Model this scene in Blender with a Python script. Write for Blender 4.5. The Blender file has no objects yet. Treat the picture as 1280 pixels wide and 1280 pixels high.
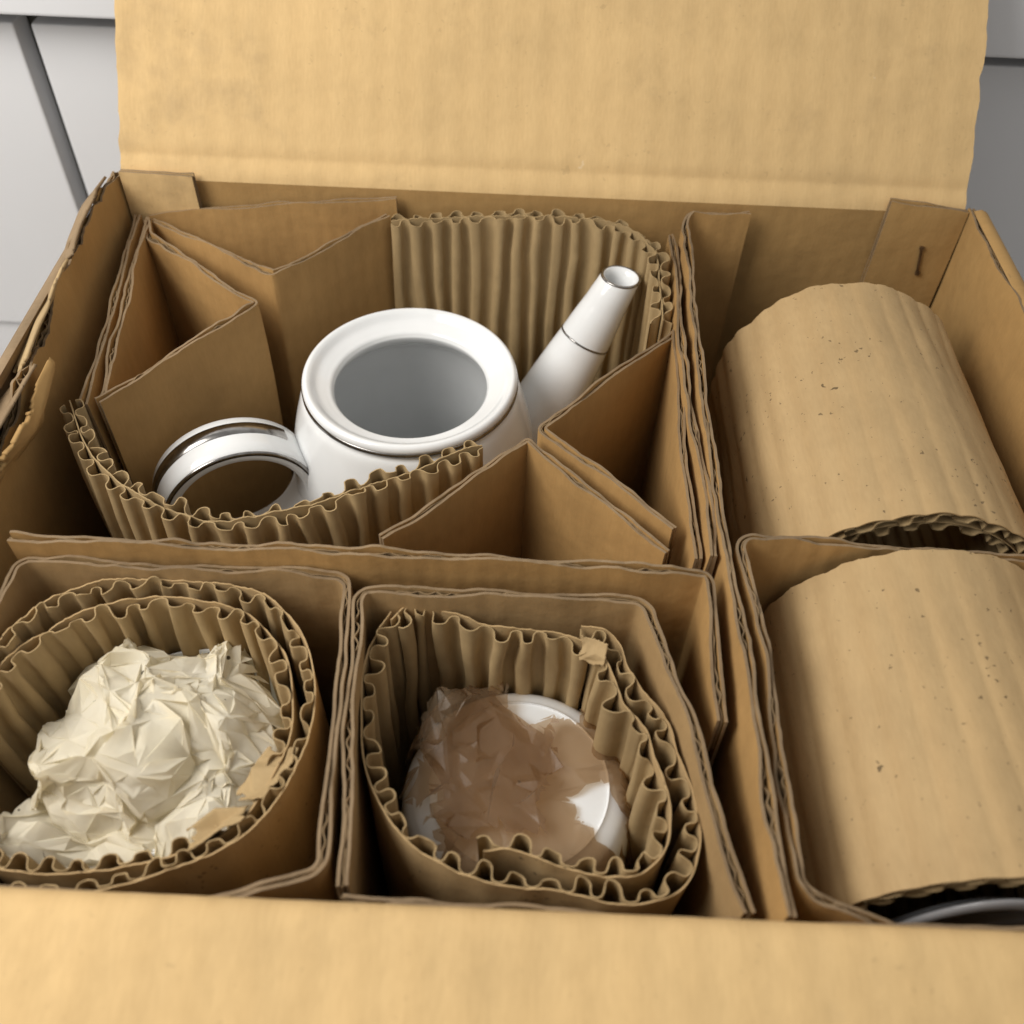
import bpy, math, random
import numpy as np
from mathutils import Matrix, Vector

sc = bpy.context.scene
col = sc.collection
R = math.radians

# ------------------------------------------------------------------ camera, world, lamp, exposure
cam_d = bpy.data.cameras.new('camera')
cam = bpy.data.objects.new('camera', cam_d)
col.objects.link(cam)
_p, _roll = R(49), R(2.5)
_fw = Vector((0, math.cos(_p), -math.sin(_p)))
_r0 = Vector((1, 0, 0)); _u0 = _r0.cross(_fw)
_r = math.cos(_roll) * _r0 + math.sin(_roll) * _u0
_u = -math.sin(_roll) * _r0 + math.cos(_roll) * _u0
m = Matrix((_r, _u, -_fw)).transposed().to_4x4()
m.translation = Vector((-0.0079, -0.2464, 0.4712))
cam.matrix_world = m
cam_d.sensor_width = 36; cam_d.lens = 33.75
cam_d.clip_start = 0.01; cam_d.clip_end = 50
cam_d.dof.use_dof = True; cam_d.dof.focus_distance = 0.375; cam_d.dof.aperture_fstop = 10
sc.camera = cam

w = bpy.data.worlds.new('World'); sc.world = w; w.use_nodes = True
bg = w.node_tree.nodes['Background']
bg.inputs[0].default_value = (1.0, 0.97, 0.93, 1); bg.inputs[1].default_value = 0.50

def area(name, loc, target, size, power, colr):
    d = bpy.data.lights.new(name, 'AREA'); d.shape = 'DISK'; d.size = size; d.energy = power; d.color = colr
    o = bpy.data.objects.new(name, d); col.objects.link(o); o.location = loc
    o.rotation_euler = (Vector(target) - Vector(loc)).to_track_quat('-Z', 'Y').to_euler()
    return o
area('ceiling_lamp', (-0.51, -0.17, 0.75), (0, 0, .2), .48, 6.5, (1.0, .958, .90))

sc.view_settings.view_transform = 'Standard'; sc.view_settings.look = 'None'
sc.view_settings.exposure = 0.0; sc.view_settings.gamma = 1.0
sc.view_settings.use_curve_mapping = False
sc.render.engine = 'CYCLES'
sc.cycles.use_denoising = True
sc.cycles.max_bounces = 6; sc.cycles.diffuse_bounces = 4; sc.cycles.glossy_bounces = 3; sc.cycles.transparent_max_bounces = 8
sc.cycles.use_adaptive_sampling = True; sc.cycles.adaptive_threshold = .02
sc.cycles.caustics_reflective = False; sc.cycles.caustics_refractive = False

# ------------------------------------------------------------------ materials
def nmat(name):
    mt = bpy.data.materials.new(name); mt.use_nodes = True
    nt = mt.node_tree
    return mt, nt, nt.nodes['Principled BSDF']

def N(nt, typ, **kw):
    n = nt.nodes.new(typ)
    for k, v in kw.items(): setattr(n, k, v)
    return n

def ramp(nt, fac, stops):
    r = N(nt, 'ShaderNodeValToRGB')
    el = r.color_ramp.elements
    el[0].position, el[0].color = stops[0][0], (*stops[0][1], 1)
    el[1].position, el[1].color = stops[-1][0], (*stops[-1][1], 1)
    for p, c in stops[1:-1]:
        e = el.new(p); e.color = (*c, 1)
    nt.links.new(fac, r.inputs[0]); return r.outputs[0]

def mixc(nt, a, b, fac, mode='MIX'):
    x = N(nt, 'ShaderNodeMix', data_type='RGBA', blend_type=mode)
    for s, v in ((x.inputs[6], a), (x.inputs[7], b)):
        if isinstance(v, tuple): s.default_value = (*v, 1)
        else: nt.links.new(v, s)
    if isinstance(fac, float): x.inputs[0].default_value = fac
    else: nt.links.new(fac, x.inputs[0])
    return x.outputs[2]

def kraft(name, base, stripes=0.0, pitch=.0085, specks=0.0, stain=0.0, mottle=.16, rough=.8, crumple=.0, sheen=.3, smudge=None):
    """kraft paper; UV = (metres along the sheet, metres across it)"""
    mt, nt, bs = nmat(name)
    L = nt.links.new
    tc = N(nt, 'ShaderNodeTexCoord')
    uv = tc.outputs['UV']; ob = tc.outputs['Object']
    b = np.array(base)
    # soft blotches, stretched fibres, fine flecks
    n1 = N(nt, 'ShaderNodeTexNoise'); n1.inputs['Scale'].default_value = 26; n1.inputs['Detail'].default_value = 4
    n1.inputs['Roughness'].default_value = .62; L(ob, n1.inputs['Vector'])
    c = ramp(nt, n1.outputs[0], [(.28, tuple(b * (1 - mottle))), (.52, tuple(b)), (.78, tuple(np.minimum(b * (1 + mottle * .75), .9)))])
    mp = N(nt, 'ShaderNodeMapping'); mp.inputs['Scale'].default_value = (900, 160, 1); L(uv, mp.inputs[0])
    n2 = N(nt, 'ShaderNodeTexNoise'); n2.inputs['Scale'].default_value = 1; n2.inputs['Detail'].default_value = 3; L(mp.outputs[0], n2.inputs['Vector'])
    c = mixc(nt, c, ramp(nt, n2.outputs[0], [(.3, (.86, .84, .80)), (.7, (1.06, 1.06, 1.06))]), .35, 'MULTIPLY')
    bumps = []
    if stripes:
        # ribs of the fluting telegraphing through the liner
        mp2 = N(nt, 'ShaderNodeMapping'); mp2.inputs['Scale'].default_value = (1 / pitch, 6, 1); L(uv, mp2.inputs[0])
        wv = N(nt, 'ShaderNodeTexWave', wave_type='BANDS', bands_direction='X', wave_profile='SIN')
        wv.inputs['Scale'].default_value = .314; wv.inputs['Distortion'].default_value = 1.6
        wv.inputs['Detail'].default_value = 1.0; wv.inputs['Detail Scale'].default_value = .35
        L(mp2.outputs[0], wv.inputs['Vector'])
        c = mixc(nt, c, ramp(nt, wv.outputs[0], [(0, (.90, .88, .85)), (1, (1.03, 1.03, 1.03))]), .30 * stripes, 'MULTIPLY')
        bumps.append((wv.outputs[0], .00016 * stripes))
    if stain:
        ns = N(nt, 'ShaderNodeTexNoise'); ns.inputs['Scale'].default_value = 17; ns.inputs['Detail'].default_value = 7; ns.inputs['Roughness'].default_value = .68
        L(ob, ns.inputs['Vector'])
        f = N(nt, 'ShaderNodeMapRange'); f.inputs[1].default_value = .60; f.inputs[2].default_value = .78; f.inputs[4].default_value = stain
        L(ns.outputs[0], f.inputs[0])
        c = mixc(nt, c, tuple(b * np.array((.42, .40, .40))), f.outputs[0])
    if smudge:      # old dirt rubbed into one corner
        vs = N(nt, 'ShaderNodeVectorMath', operation='DISTANCE'); vs.inputs[1].default_value = smudge; L(ob, vs.inputs[0])
        md = N(nt, 'ShaderNodeMapRange'); md.inputs[1].default_value = .012; md.inputs[2].default_value = .075; md.inputs[3].default_value = .24; md.inputs[4].default_value = 0
        L(vs.outputs['Value'], md.inputs[0])
        nsm = N(nt, 'ShaderNodeTexNoise'); nsm.inputs['Scale'].default_value = 55; nsm.inputs['Detail'].default_value = 6; nsm.inputs['Roughness'].default_value = .6; L(ob, nsm.inputs['Vector'])
        sm_ = N(nt, 'ShaderNodeMath', operation='ADD'); L(nsm.outputs[0], sm_.inputs[0]); L(md.outputs[0], sm_.inputs[1])
        f2_ = N(nt, 'ShaderNodeMapRange'); f2_.inputs[1].default_value = .62; f2_.inputs[2].default_value = .92; f2_.inputs[4].default_value = .26; L(sm_.outputs[0], f2_.inputs[0])
        c = mixc(nt, c, (.16, .115, .075), f2_.outputs[0])
    if specks:
        for sc_, th, colr, rnd in ((260, .20, tuple(b * .30), .16), (120, .135, tuple(b * .18), .10), (75, .050, (.85, .8, .68), .05)):
            nw = N(nt, 'ShaderNodeTexNoise'); nw.inputs['Scale'].default_value = sc_ * 2.2; nw.inputs['Detail'].default_value = 2; L(ob, nw.inputs['Vector'])
            vw = N(nt, 'ShaderNodeVectorMath', operation='MULTIPLY_ADD'); vw.inputs[1].default_value = (.9 / sc_,) * 3; L(nw.outputs['Color'], vw.inputs[0]); L(ob, vw.inputs[2])
            v = N(nt, 'ShaderNodeTexVoronoi'); v.inputs['Scale'].default_value = sc_ ; L(vw.outputs[0], v.inputs['Vector'])
            lt = N(nt, 'ShaderNodeMath', operation='LESS_THAN'); lt.inputs[1].default_value = th
            # only a few of the cells carry a speck
            nn = N(nt, 'ShaderNodeTexNoise'); nn.inputs['Scale'].default_value = sc_ * .23; nn.inputs['Detail'].default_value = 3; L(ob, nn.inputs['Vector'])
            ad = N(nt, 'ShaderNodeMath', operation='MULTIPLY_ADD'); ad.inputs[1].default_value = .8; ad.inputs[2].default_value = 0; L(nn.outputs[0], ad.inputs[0])
            sub = N(nt, 'ShaderNodeMath', operation='ADD'); L(v.outputs['Distance'], sub.inputs[0])
            mr = N(nt, 'ShaderNodeMapRange'); mr.inputs[1].default_value = .52; mr.inputs[2].default_value = .66; mr.inputs[3].default_value = .12; mr.inputs[4].default_value = 0
            L(nn.outputs[0], mr.inputs[0]); L(mr.outputs[0], sub.inputs[1])
            L(sub.outputs[0], lt.inputs[0])
            mu = N(nt, 'ShaderNodeMath', operation='MULTIPLY'); mu.inputs[1].default_value = specks; L(lt.outputs[0], mu.inputs[0])
            c = mixc(nt, c, colr, mu.outputs[0])
    L(c, bs.inputs['Base Color'])
    bs.inputs['Roughness'].default_value = rough
    bs.inputs['Specular IOR Level'].default_value = sheen
    nb = N(nt, 'ShaderNodeTexNoise'); nb.inputs['Scale'].default_value = 70; nb.inputs['Detail'].default_value = 3; L(ob, nb.inputs['Vector'])
    h = nb.outputs[0]; k0 = .0007 + crumple
    for hh, dist in bumps:
        ma = N(nt, 'ShaderNodeMath', operation='MULTIPLY_ADD'); ma.inputs[1].default_value = dist / k0
        L(hh, ma.inputs[0]); L(h, ma.inputs[2]); h = ma.outputs[0]
    bp = N(nt, 'ShaderNodeBump'); bp.inputs['Strength'].default_value = 1; bp.inputs['Distance'].default_value = k0
    L(h, bp.inputs['Height']); L(bp.outputs[0], bs.inputs['Normal'])
    return mt

M = {}
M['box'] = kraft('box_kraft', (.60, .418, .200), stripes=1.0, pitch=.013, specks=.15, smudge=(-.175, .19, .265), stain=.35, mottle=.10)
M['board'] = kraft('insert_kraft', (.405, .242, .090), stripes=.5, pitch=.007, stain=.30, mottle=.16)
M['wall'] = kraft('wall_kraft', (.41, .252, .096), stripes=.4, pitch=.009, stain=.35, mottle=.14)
M['core'] = kraft('fluting_kraft', (.22, .150, .078), mottle=.22)
M['sleeve'] = kraft('sleeve_kraft', (.36, .235, .107), stripes=.4, pitch=.007, stain=.35, mottle=.18)
M['flute'] = kraft('single_face_kraft', (.375, .268, .135), mottle=.15, stain=.15)
M['wrap'] = kraft('wrap_kraft', (.445, .311, .156), stripes=1.7, pitch=.0115, specks=.8, mottle=.10, stain=.12)
M['torn'] = kraft('torn_kraft', (.42, .300, .155), mottle=.2, stain=.25, crumple=.0015)
M['edge'] = kraft('worn_edge_kraft', (.235, .165, .095), mottle=.35, stain=.6, crumple=.001)

def porcelain():
    mt, nt, bs = nmat('white_porcelain')
    bs.inputs['Base Color'].default_value = (.83, .835, .83, 1)
    bs.inputs['Roughness'].default_value = .11
    bs.inputs['Specular IOR Level'].default_value = .55
    tc = N(nt, 'ShaderNodeTexCoord')
    n = N(nt, 'ShaderNodeTexNoise'); n.inputs['Scale'].default_value = 30; n.inputs['Detail'].default_value = 3
    nt.links.new(tc.outputs['Object'], n.inputs['Vector'])
    r = ramp(nt, n.outputs[0], [(.35, (.735, .75, .755)), (.65, (.785, .80, .805))])
    nt.links.new(r, bs.inputs['Base Color'])
    mr = N(nt, 'ShaderNodeMapRange'); mr.inputs[3].default_value = .07; mr.inputs[4].default_value = .2
    nt.links.new(n.outputs[0], mr.inputs[0]); nt.links.new(mr.outputs[0], bs.inputs['Roughness'])
    return mt
M['china'] = porcelain()

def silver():
    mt, nt, bs = nmat('platinum_trim')
    bs.inputs['Metallic'].default_value = 1
    tc = N(nt, 'ShaderNodeTexCoord')
    n = N(nt, 'ShaderNodeTexNoise'); n.inputs['Scale'].default_value = 220; n.inputs['Detail'].default_value = 4
    nt.links.new(tc.outputs['Object'], n.inputs['Vector'])
    nt.links.new(ramp(nt, n.outputs[0], [(.3, (.22, .21, .20)), (.7, (.38, .37, .36))]), bs.inputs['Base Color'])
    bs.inputs['Roughness'].default_value = .22
    return mt
M['silver'] = silver()

def tissue(name, c0, c1, transl, alpha=1.0, rough=.6, scale=60, spec=.3):
    mt, nt, bs = nmat(name)
    L = nt.links.new
    tc = N(nt, 'ShaderNodeTexCoord')
    n = N(nt, 'ShaderNodeTexNoise'); n.inputs['Scale'].default_value = scale; n.inputs['Detail'].default_value = 6
    L(tc.outputs['Object'], n.inputs['Vector'])
    c = ramp(nt, n.outputs[0], [(.3, c0), (.7, c1)])
    v = N(nt, 'ShaderNodeTexVoronoi'); v.inputs['Scale'].default_value = 95; L(tc.outputs['Object'], v.inputs['Vector'])
    if alpha == 1.0:
        lt = N(nt, 'ShaderNodeMath', operation='LESS_THAN'); lt.inputs[1].default_value = .075; L(v.outputs['Distance'], lt.inputs[0])
        c = mixc(nt, c, (.10, .08, .05), lt.outputs[0])
    L(c, bs.inputs['Base Color'])
    bs.inputs['Roughness'].default_value = rough
    bs.inputs['Specular IOR Level'].default_value = spec
    nb = N(nt, 'ShaderNodeTexNoise'); nb.inputs['Scale'].default_value = 150; nb.inputs['Detail'].default_value = 6; L(tc.outputs['Object'], nb.inputs['Vector'])
    bp = N(nt, 'ShaderNodeBump'); bp.inputs['Distance'].default_value = .0004; bp.inputs['Strength'].default_value = .8
    L(nb.outputs[0], bp.inputs['Height']); L(bp.outputs[0], bs.inputs['Normal'])
    tr = N(nt, 'ShaderNodeBsdfTranslucent'); L(c, tr.inputs[0])
    mx = N(nt, 'ShaderNodeMixShader'); mx.inputs[0].default_value = transl
    L(bs.outputs[0], mx.inputs[1]); L(tr.outputs[0], mx.inputs[2])
    out = nt.nodes['Material Output']
    if alpha < 1:
        tp = N(nt, 'ShaderNodeBsdfTransparent'); tp.inputs[0].default_value = (*[min(1, x * 1.9 + .25) for x in c1], 1)
        m2 = N(nt, 'ShaderNodeMixShader'); m2.inputs[0].default_value = alpha
        L(tp.outputs[0], m2.inputs[1]); L(mx.outputs[0], m2.inputs[2]); L(m2.outputs[0], out.inputs[0])
    else:
        L(mx.outputs[0], out.inputs[0])
    return mt
M['cream'] = tissue('cream_tissue', (.88, .81, .63), (.93, .88, .74), .42)
M['brown'] = tissue('brown_glassine', (.20, .138, .082), (.32, .236, .148), .30, alpha=.43, rough=.36, scale=45, spec=.6)

def plain(name, c0, c1, rough, scale=12, bump=.0, metallic=0):
    mt, nt, bs = nmat(name)
    tc = N(nt, 'ShaderNodeTexCoord')
    n = N(nt, 'ShaderNodeTexNoise'); n.inputs['Scale'].default_value = scale; n.inputs['Detail'].default_value = 6
    nt.links.new(tc.outputs['Object'], n.inputs['Vector'])
    nt.links.new(ramp(nt, n.outputs[0], [(.3, c0), (.7, c1)]), bs.inputs['Base Color'])
    bs.inputs['Roughness'].default_value = rough; bs.inputs['Metallic'].default_value = metallic
    if bump:
        bp = N(nt, 'ShaderNodeBump'); bp.inputs['Distance'].default_value = bump
        nt.links.new(n.outputs[0], bp.inputs['Height']); nt.links.new(bp.outputs[0], bs.inputs['Normal'])
    return mt
M['paint'] = plain('white_cabinet_paint', (.72, .73, .75), (.76, .77, .79), .42, 6, .0004)
M['gap'] = plain('door_gap_dark', (.05, .05, .042), (.08, .078, .065), .8)
M['china_in_shade'] = plain('shaded_china_grey', (.26, .26, .27), (.32, .32, .33), .05, 40)  # porcelain of the dish, with the shade inside the roll mixed into its grey
M['floor'] = plain('grey_floor', (.30, .30, .30), (.38, .375, .37), .6, 9)
M['staple'] = plain('rusty_staple', (.10, .06, .03), (.20, .13, .07), .5, 300, 0, .7)

# ------------------------------------------------------------------ mesh helpers
_rng = np.random.default_rng(7)

class Noise:
    """smooth noise along a line or over a plane, from sines with random phases"""
    def __init__(s, seed, freq, octaves=4, dim=1):
        g = np.random.default_rng(seed)
        s.k = []
        for o in range(octaves):
            for _ in range(5):
                d = g.normal(size=dim); d = d / np.linalg.norm(d) if dim > 1 else np.ones(1)
                s.k.append((d * freq * 2 ** o * g.uniform(.6, 1.5), g.uniform(0, 6.283), .6 ** o * g.uniform(.5, 1)))
        s.a = math.sqrt(sum(k[2] ** 2 for k in s.k) / 2)
    def __call__(s, *x):
        r = 0
        for d, p, a in s.k:
            r = r + a * np.sin(6.283 * sum(di * xi for di, xi in zip(d, x)) + p)
        return r / s.a * .7

class Acc:
    def __init__(s): s.v = []; s.f = []; s.uv = []; s.n = 0; s.mi = []
    def grid(s, P, UV, closed=False, flip=False, mi=0, keep=None):
        Rr, Nn = P.shape[:2]
        idx = np.arange(Rr * Nn).reshape(Rr, Nn) + s.n
        if closed:
            idx = np.concatenate([idx, idx[:, :1]], 1)
        q = np.stack([idx[:-1, :-1], idx[:-1, 1:], idx[1:, 1:], idx[1:, :-1]], -1)
        if keep is not None: q = q[keep]
        q = q.reshape(-1, 4)
        if flip: q = q[:, ::-1]
        s.v.append(P.reshape(-1, 3)); s.uv.append(UV.reshape(-1, 2)); s.f.append(q); s.n += Rr * Nn
        s.mi.append(np.full(len(q), mi))
    def build(s, name, mats, parent=None, smooth=True):
        V = np.concatenate(s.v); F = np.concatenate(s.f); U = np.concatenate(s.uv); MI = np.concatenate(s.mi)
        me = bpy.data.meshes.new(name)
        me.vertices.add(len(V)); me.vertices.foreach_set('co', V.astype(np.float32).ravel())
        me.loops.add(F.size); me.loops.foreach_set('vertex_index', F.astype(np.int32).ravel())
        me.polygons.add(len(F)); me.polygons.foreach_set('loop_start', np.arange(0, F.size, 4, dtype=np.int32))
        me.polygons.foreach_set('loop_total', np.full(len(F), 4, dtype=np.int32))
        if not isinstance(mats, (list, tuple)): mats = [mats]
        for mm in mats: me.materials.append(mm)
        me.polygons.foreach_set('material_index', MI.astype(np.int32))
        me.polygons.foreach_set('use_smooth', np.full(len(F), smooth))
        ul = me.uv_layers.new(name='UVMap')
        ul.data.foreach_set('uv', U[F.ravel()].astype(np.float32).ravel())
        me.update(calc_edges=True); me.validate()
        o = bpy.data.objects.new(name, me); col.objects.link(o)
        if parent: o.parent = parent; o.matrix_parent_inverse = parent.matrix_world.inverted()
        return o

def tag(o, label=None, cat=None, group=None, kind=None):
    if label: o['label'] = label
    if cat: o['category'] = cat
    if group: o['group'] = group
    if kind: o['kind'] = kind
    return o

def thing(name, loc, label, cat, group=None):
    o = bpy.data.objects.new(name, None); col.objects.link(o); o.location = loc
    o.empty_display_size = .02
    bpy.context.view_layer.update()
    return tag(o, label, cat, group)

def resample(pts, step, closed=False, smooth=False, fillet=.002):
    """even points along a polyline (or Catmull-Rom curve) plus the arclength of its corners"""
    P = np.array(pts, float)
    if smooth:
        n = len(P); out = []
        Q = np.concatenate([P[-1:], P, P[:2]]) if closed else np.concatenate([2 * P[:1] - P[1:2], P, 2 * P[-1:] - P[-2:-1]])
        segs = n if closed else n - 1
        for i in range(segs):
            a, b, c, d = Q[i], Q[i + 1], Q[i + 2], Q[i + 3]
            t = np.linspace(0, 1, 24, endpoint=False)[:, None]
            out.append(.5 * (2 * b + (c - a) * t + (2 * a - 5 * b + 4 * c - d) * t ** 2 + (3 * b - a - 3 * c + d) * t ** 3))
        if not closed: out.append(P[-1:])
        P = np.concatenate(out)
        corners = None
    if closed: P = np.concatenate([P, P[:1]])
    L = np.concatenate([[0], np.cumsum(np.linalg.norm(np.diff(P, axis=0), axis=1))])
    if not smooth: corners = L.copy()
    n = max(int(round(L[-1] / step)), 4)
    s = np.linspace(0, L[-1], n + 1)
    C = np.stack([np.interp(s, L, P[:, 0]), np.interp(s, L, P[:, 1])], 1)
    if closed: C = C[:-1]; s = s[:-1]
    if fillet and not smooth:
        k = max(int(fillet / step), 1)
        for _ in range(2):
            pad = np.concatenate([C[-k:], C, C[:k]]) if closed else np.concatenate([np.repeat(C[:1], k, 0), C, np.repeat(C[-1:], k, 0)])
            Cn = np.stack([np.convolve(pad[:, j], np.ones(2 * k + 1) / (2 * k + 1), 'valid') for j in (0, 1)], 1)
            if not closed: Cn[0], Cn[-1] = C[0], C[-1]
            C = Cn
    return C, s, corners

def normals(C, closed=False):
    if closed: T = np.roll(C, -1, 0) - np.roll(C, 1, 0)
    else: T = np.gradient(C, axis=0)
    T /= np.maximum(np.linalg.norm(T, axis=1, keepdims=True), 1e-9)
    return np.stack([T[:, 1], -T[:, 0]], 1)

XYZ = lambda u, v, w_: np.stack([u, v, w_], -1)

def ribbon(acc, C, s, tau, w0, w1, rows=4, closed=False, disp=None, mapf=XYZ, n=None, mi=0, mi_top=None, ends=True):
    """a sheet of thickness tau standing on the curve C between w0 and w1 (arrays allowed), closed on its edges"""
    Nn = len(C)
    n = normals(C, closed) if n is None else n
    w0 = np.broadcast_to(w0, (Nn,)); w1 = np.broadcast_to(w1, (Nn,))
    t = 1 - (1 - np.linspace(0, 1, rows)) ** 1.6
    t = t[:, None]
    W = w0 * (1 - t) + w1 * t
    S = np.broadcast_to(s, W.shape)
    D = disp(S, W) if disp else np.zeros_like(W)
    faces = []
    for sd in (1, -1):
        off = D + sd * tau / 2
        u = C[None, :, 0] + n[None, :, 0] * off; v = C[None, :, 1] + n[None, :, 1] * off
        P = mapf(u, v, W); faces.append(P)
        acc.grid(P, np.stack([S, W], -1), closed, flip=(sd < 0), mi=mi)
    mt = mi if mi_top is None else mi_top
    a, b = faces
    for row, fl in ((-1, False), (0, True)):
        acc.grid(np.stack([a[row], b[row]]), np.stack([np.stack([s, W[row]], -1), np.stack([s, W[row] + tau], -1)]), closed, flip=fl, mi=mt)
    if ends and not closed:
        for ci, fl in ((0, False), (-1, True)):
            acc.grid(np.stack([a[:, ci], b[:, ci]]), np.stack([np.stack([S[:, ci], W[:, ci]], -1), np.stack([S[:, ci] + tau, W[:, ci]], -1)]), False, flip=fl, mi=mt)

def board(name, path, z0, z1, parent=None, mat='board', t=.0032, wave=.0062, seed=0, closed=False, smooth=False, wear=.0007,
          spread=.0005, buckle=.0009, mapf=XYZ, part=None, step=.0007, ztop=None, core=True, fillet=.002, tears=0.0, split=True):
    """corrugated board standing on edge: two liners with fluting between. One object per flat panel between folds."""
    C, s, corners = resample(path, step, closed, smooth, fillet)
    n = normals(C, closed)
    L = s[-1]
    base1 = np.full(len(s), z1, float) if ztop is None else np.interp(s / L, *zip(*ztop))
    nb = Noise(seed * 31 + 1, 7, 2, 2); npn = Noise(seed * 31 + 77, 18, 3)
    H = z1 - z0
    pin = np.clip(.70 + .62 * npn(s), 0, 1)
    out = []
    if corners is None or not split or closed: cuts = [(0, len(s))]
    else:
        ii = [int(np.argmin(abs(s - c))) for c in corners]; cuts = [(a, b + 1) for a, b in zip(ii[:-1], ii[1:]) if b - a > 3]
    na = [Noise(seed * 31 + 5 + i, 40, 3) for i in range(3)]
    nl = [Noise(seed * 31 + 15 + i, 11, 3) for i in range(3)]
    nt_ = Noise(seed * 31 + 45, 24, 3)
    for a, b in cuts:
        acc = Acc(); sl = slice(a, b)
        for i, sd in ((0, 1), (1, -1)):
            top = base1[sl] + wear * (na[i](s[sl]) * .22 + nl[i](s[sl]) * .9) - tears * np.maximum(nt_(s[sl] + i * .013) - .55, 0)
            off = C[sl] + n[sl] * sd * (t / 2 - .0005)
            def disp(S, W, sd=sd, i=i):
                k = np.clip((W - z0) / H, 0, 1)
                e = np.clip((W - (z1 - .014)) / .014, 0, 1) ** 2
                return buckle * nb(S * 1.0, W * .6) * (.3 + .7 * k) + sd * .55 * spread * np.clip(nl[i](S * 1.3 + 3) + .1, -.8, 2) * e - sd * (t / 2 - .0012) * (.9 if core else 0) * np.clip(.70 + .62 * npn(S), 0, 1) * e
            ribbon(acc, off, s[sl], .0010, z0, top, rows=9, closed=closed, disp=disp, mapf=mapf, n=n[sl], mi=0, mi_top=2)
        if core:
            amp = (t / 2 - .0012) * (1 - .85 * pin)
            ph = 6.283 * s / wave + .7 * nl[2](s)
            Cm = C + n * (amp * np.sin(ph))[:, None]
            nm = normals(Cm, closed)
            top = base1[sl] - .0009 + wear * .7 * na[2](s[sl])
            ribbon(acc, Cm[sl], s[sl], .0004, max(z0, z1 - .03), top, rows=3, closed=closed, mapf=mapf, n=nm[sl], mi=1,
                   disp=lambda S, W: buckle * nb(S * 1.0, W * .6) * (.3 + .7 * np.clip((W - z0) / H, 0, 1)))
        else:
            ribbon(acc, C[sl], s[sl], t - .0011, z0 + .0008, base1[sl] - .0011, rows=3, closed=closed, mapf=mapf, n=n[sl], mi=1,
                   disp=lambda S, W: buckle * nb(S * 1.0, W * .6) * (.3 + .7 * np.clip((W - z0) / H, 0, 1)))
        out.append(acc.build(part or name, [M[mat], M['core'], M['edge']], parent))
    return out

def single_face(name, path, z0, z1, parent, sides=(1,), wave=.0096, amp=.0021, seed=0, closed=False, smooth=True, mat='flute',
                liner_mat='wrap', mapf=XYZ, step=.0008, wear=.0008, ztop=None, crush=.35, buckle=.001, rib=0.0):
    """single-face corrugated wrapping: a flat liner with a fluted sheet on one or both sides"""
    C, s, _ = resample(path, step, closed, smooth)
    n = normals(C, closed); L = s[-1]
    if closed: wave = (L + step) / round((L + step) / wave)
    base1 = np.full(len(s), z1, float) if ztop is None else np.interp(s / L, *zip(*ztop))
    nb = Noise(seed * 17 + 2, 8, 3, 2); na = Noise(seed * 17 + 3, 70, 4); nl = Noise(seed * 17 + 4, 10, 3)
    if closed:   # noises that close on themselves
        th = 6.283 * s / (L + step)
    H = z1 - z0
    fade = 1.0
    if closed:
        fade = np.clip(np.minimum(s, L - s) / .02, 0, 1)
    nrib = Noise(seed * 17 + 5, 9, 2, 2)
    dsp = lambda S, W: buckle * nb(S, W * .5) * fade + rib * (1 - 2 * np.abs(np.sin(3.1416 * S / wave))) * (1 + .6 * nrib(S, W)) * fade
    acc = Acc()
    top = base1 + (wear * .5 * na(s) + wear * nl(s)) * fade
    ribbon(acc, C, s, .0005, z0, top, rows=10, closed=closed, disp=dsp, mapf=mapf, n=n)
    objs = [acc.build('liner', M[liner_mat], parent)]
    for k, sd in enumerate(sides):
        np_ = Noise(seed * 17 + 7 + k, 22, 3); nam = Noise(seed * 17 + 11 + k, 26, 3); nt2 = Noise(seed * 17 + 13 + k, 55, 3)
        ph = 6.283 * s / wave + .40 * np_(s) * fade
        a = .95 * amp * (1 + crush * .5 * nam(s) * fade)
        wv = np.sin(ph); wv = np.sign(wv) * np.abs(wv) ** .72
        fold = -.055 * wave * np.sin(2 * ph)          # rounder loops than a sine
        T = np.stack([-n[:, 1], n[:, 0]], 1)
        Cm = C + n * (sd * (.0006 + a + a * wv))[:, None] + T * fold[:, None]
        acc = Acc()
        top = base1 - .0002 + (wear * 1.3 * nt2(s) + wear * nl(s + .4)) * fade
        def d2(S, W, np_=np_, sd=sd):
            kk = np.clip((W - (z1 - .02)) / .02, 0, 1)
            return buckle * nb(S, W * .5) * fade
        nm = normals(Cm, closed)
        # displacement of the flutes follows the liner's normal so both move together
        Nn = len(C); rows = 10; t_ = (1 - (1 - np.linspace(0, 1, rows)) ** 1.6)[:, None]
        W = z0 * (1 - t_) + top * t_
        S = np.broadcast_to(s, W.shape); D = d2(S, W)
        jit = .0009 * Noise(seed * 17 + 21 + k, 40, 2, 2)(S, W * .35) * fade
        fs = []
        for q in (1, -1):
            u = Cm[None, :, 0] + n[None, :, 0] * D + T[None, :, 0] * jit + nm[None, :, 0] * q * .0002
            v = Cm[None, :, 1] + n[None, :, 1] * D + T[None, :, 1] * jit + nm[None, :, 1] * q * .0002
            P = mapf(u, v, W); fs.append(P)
            acc.grid(P, np.stack([S, W], -1), closed, flip=(q < 0))
        acc.grid(np.stack([fs[0][-1], fs[1][-1]]), np.stack([np.stack([s, top], -1)] * 2), closed)
        if z0 > .05: acc.grid(np.stack([fs[0][0], fs[1][0]]), np.stack([np.stack([s, top], -1)] * 2), closed, flip=True)
        objs.append(acc.build('fluted_sheet', M[mat], parent))
    return objs

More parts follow.
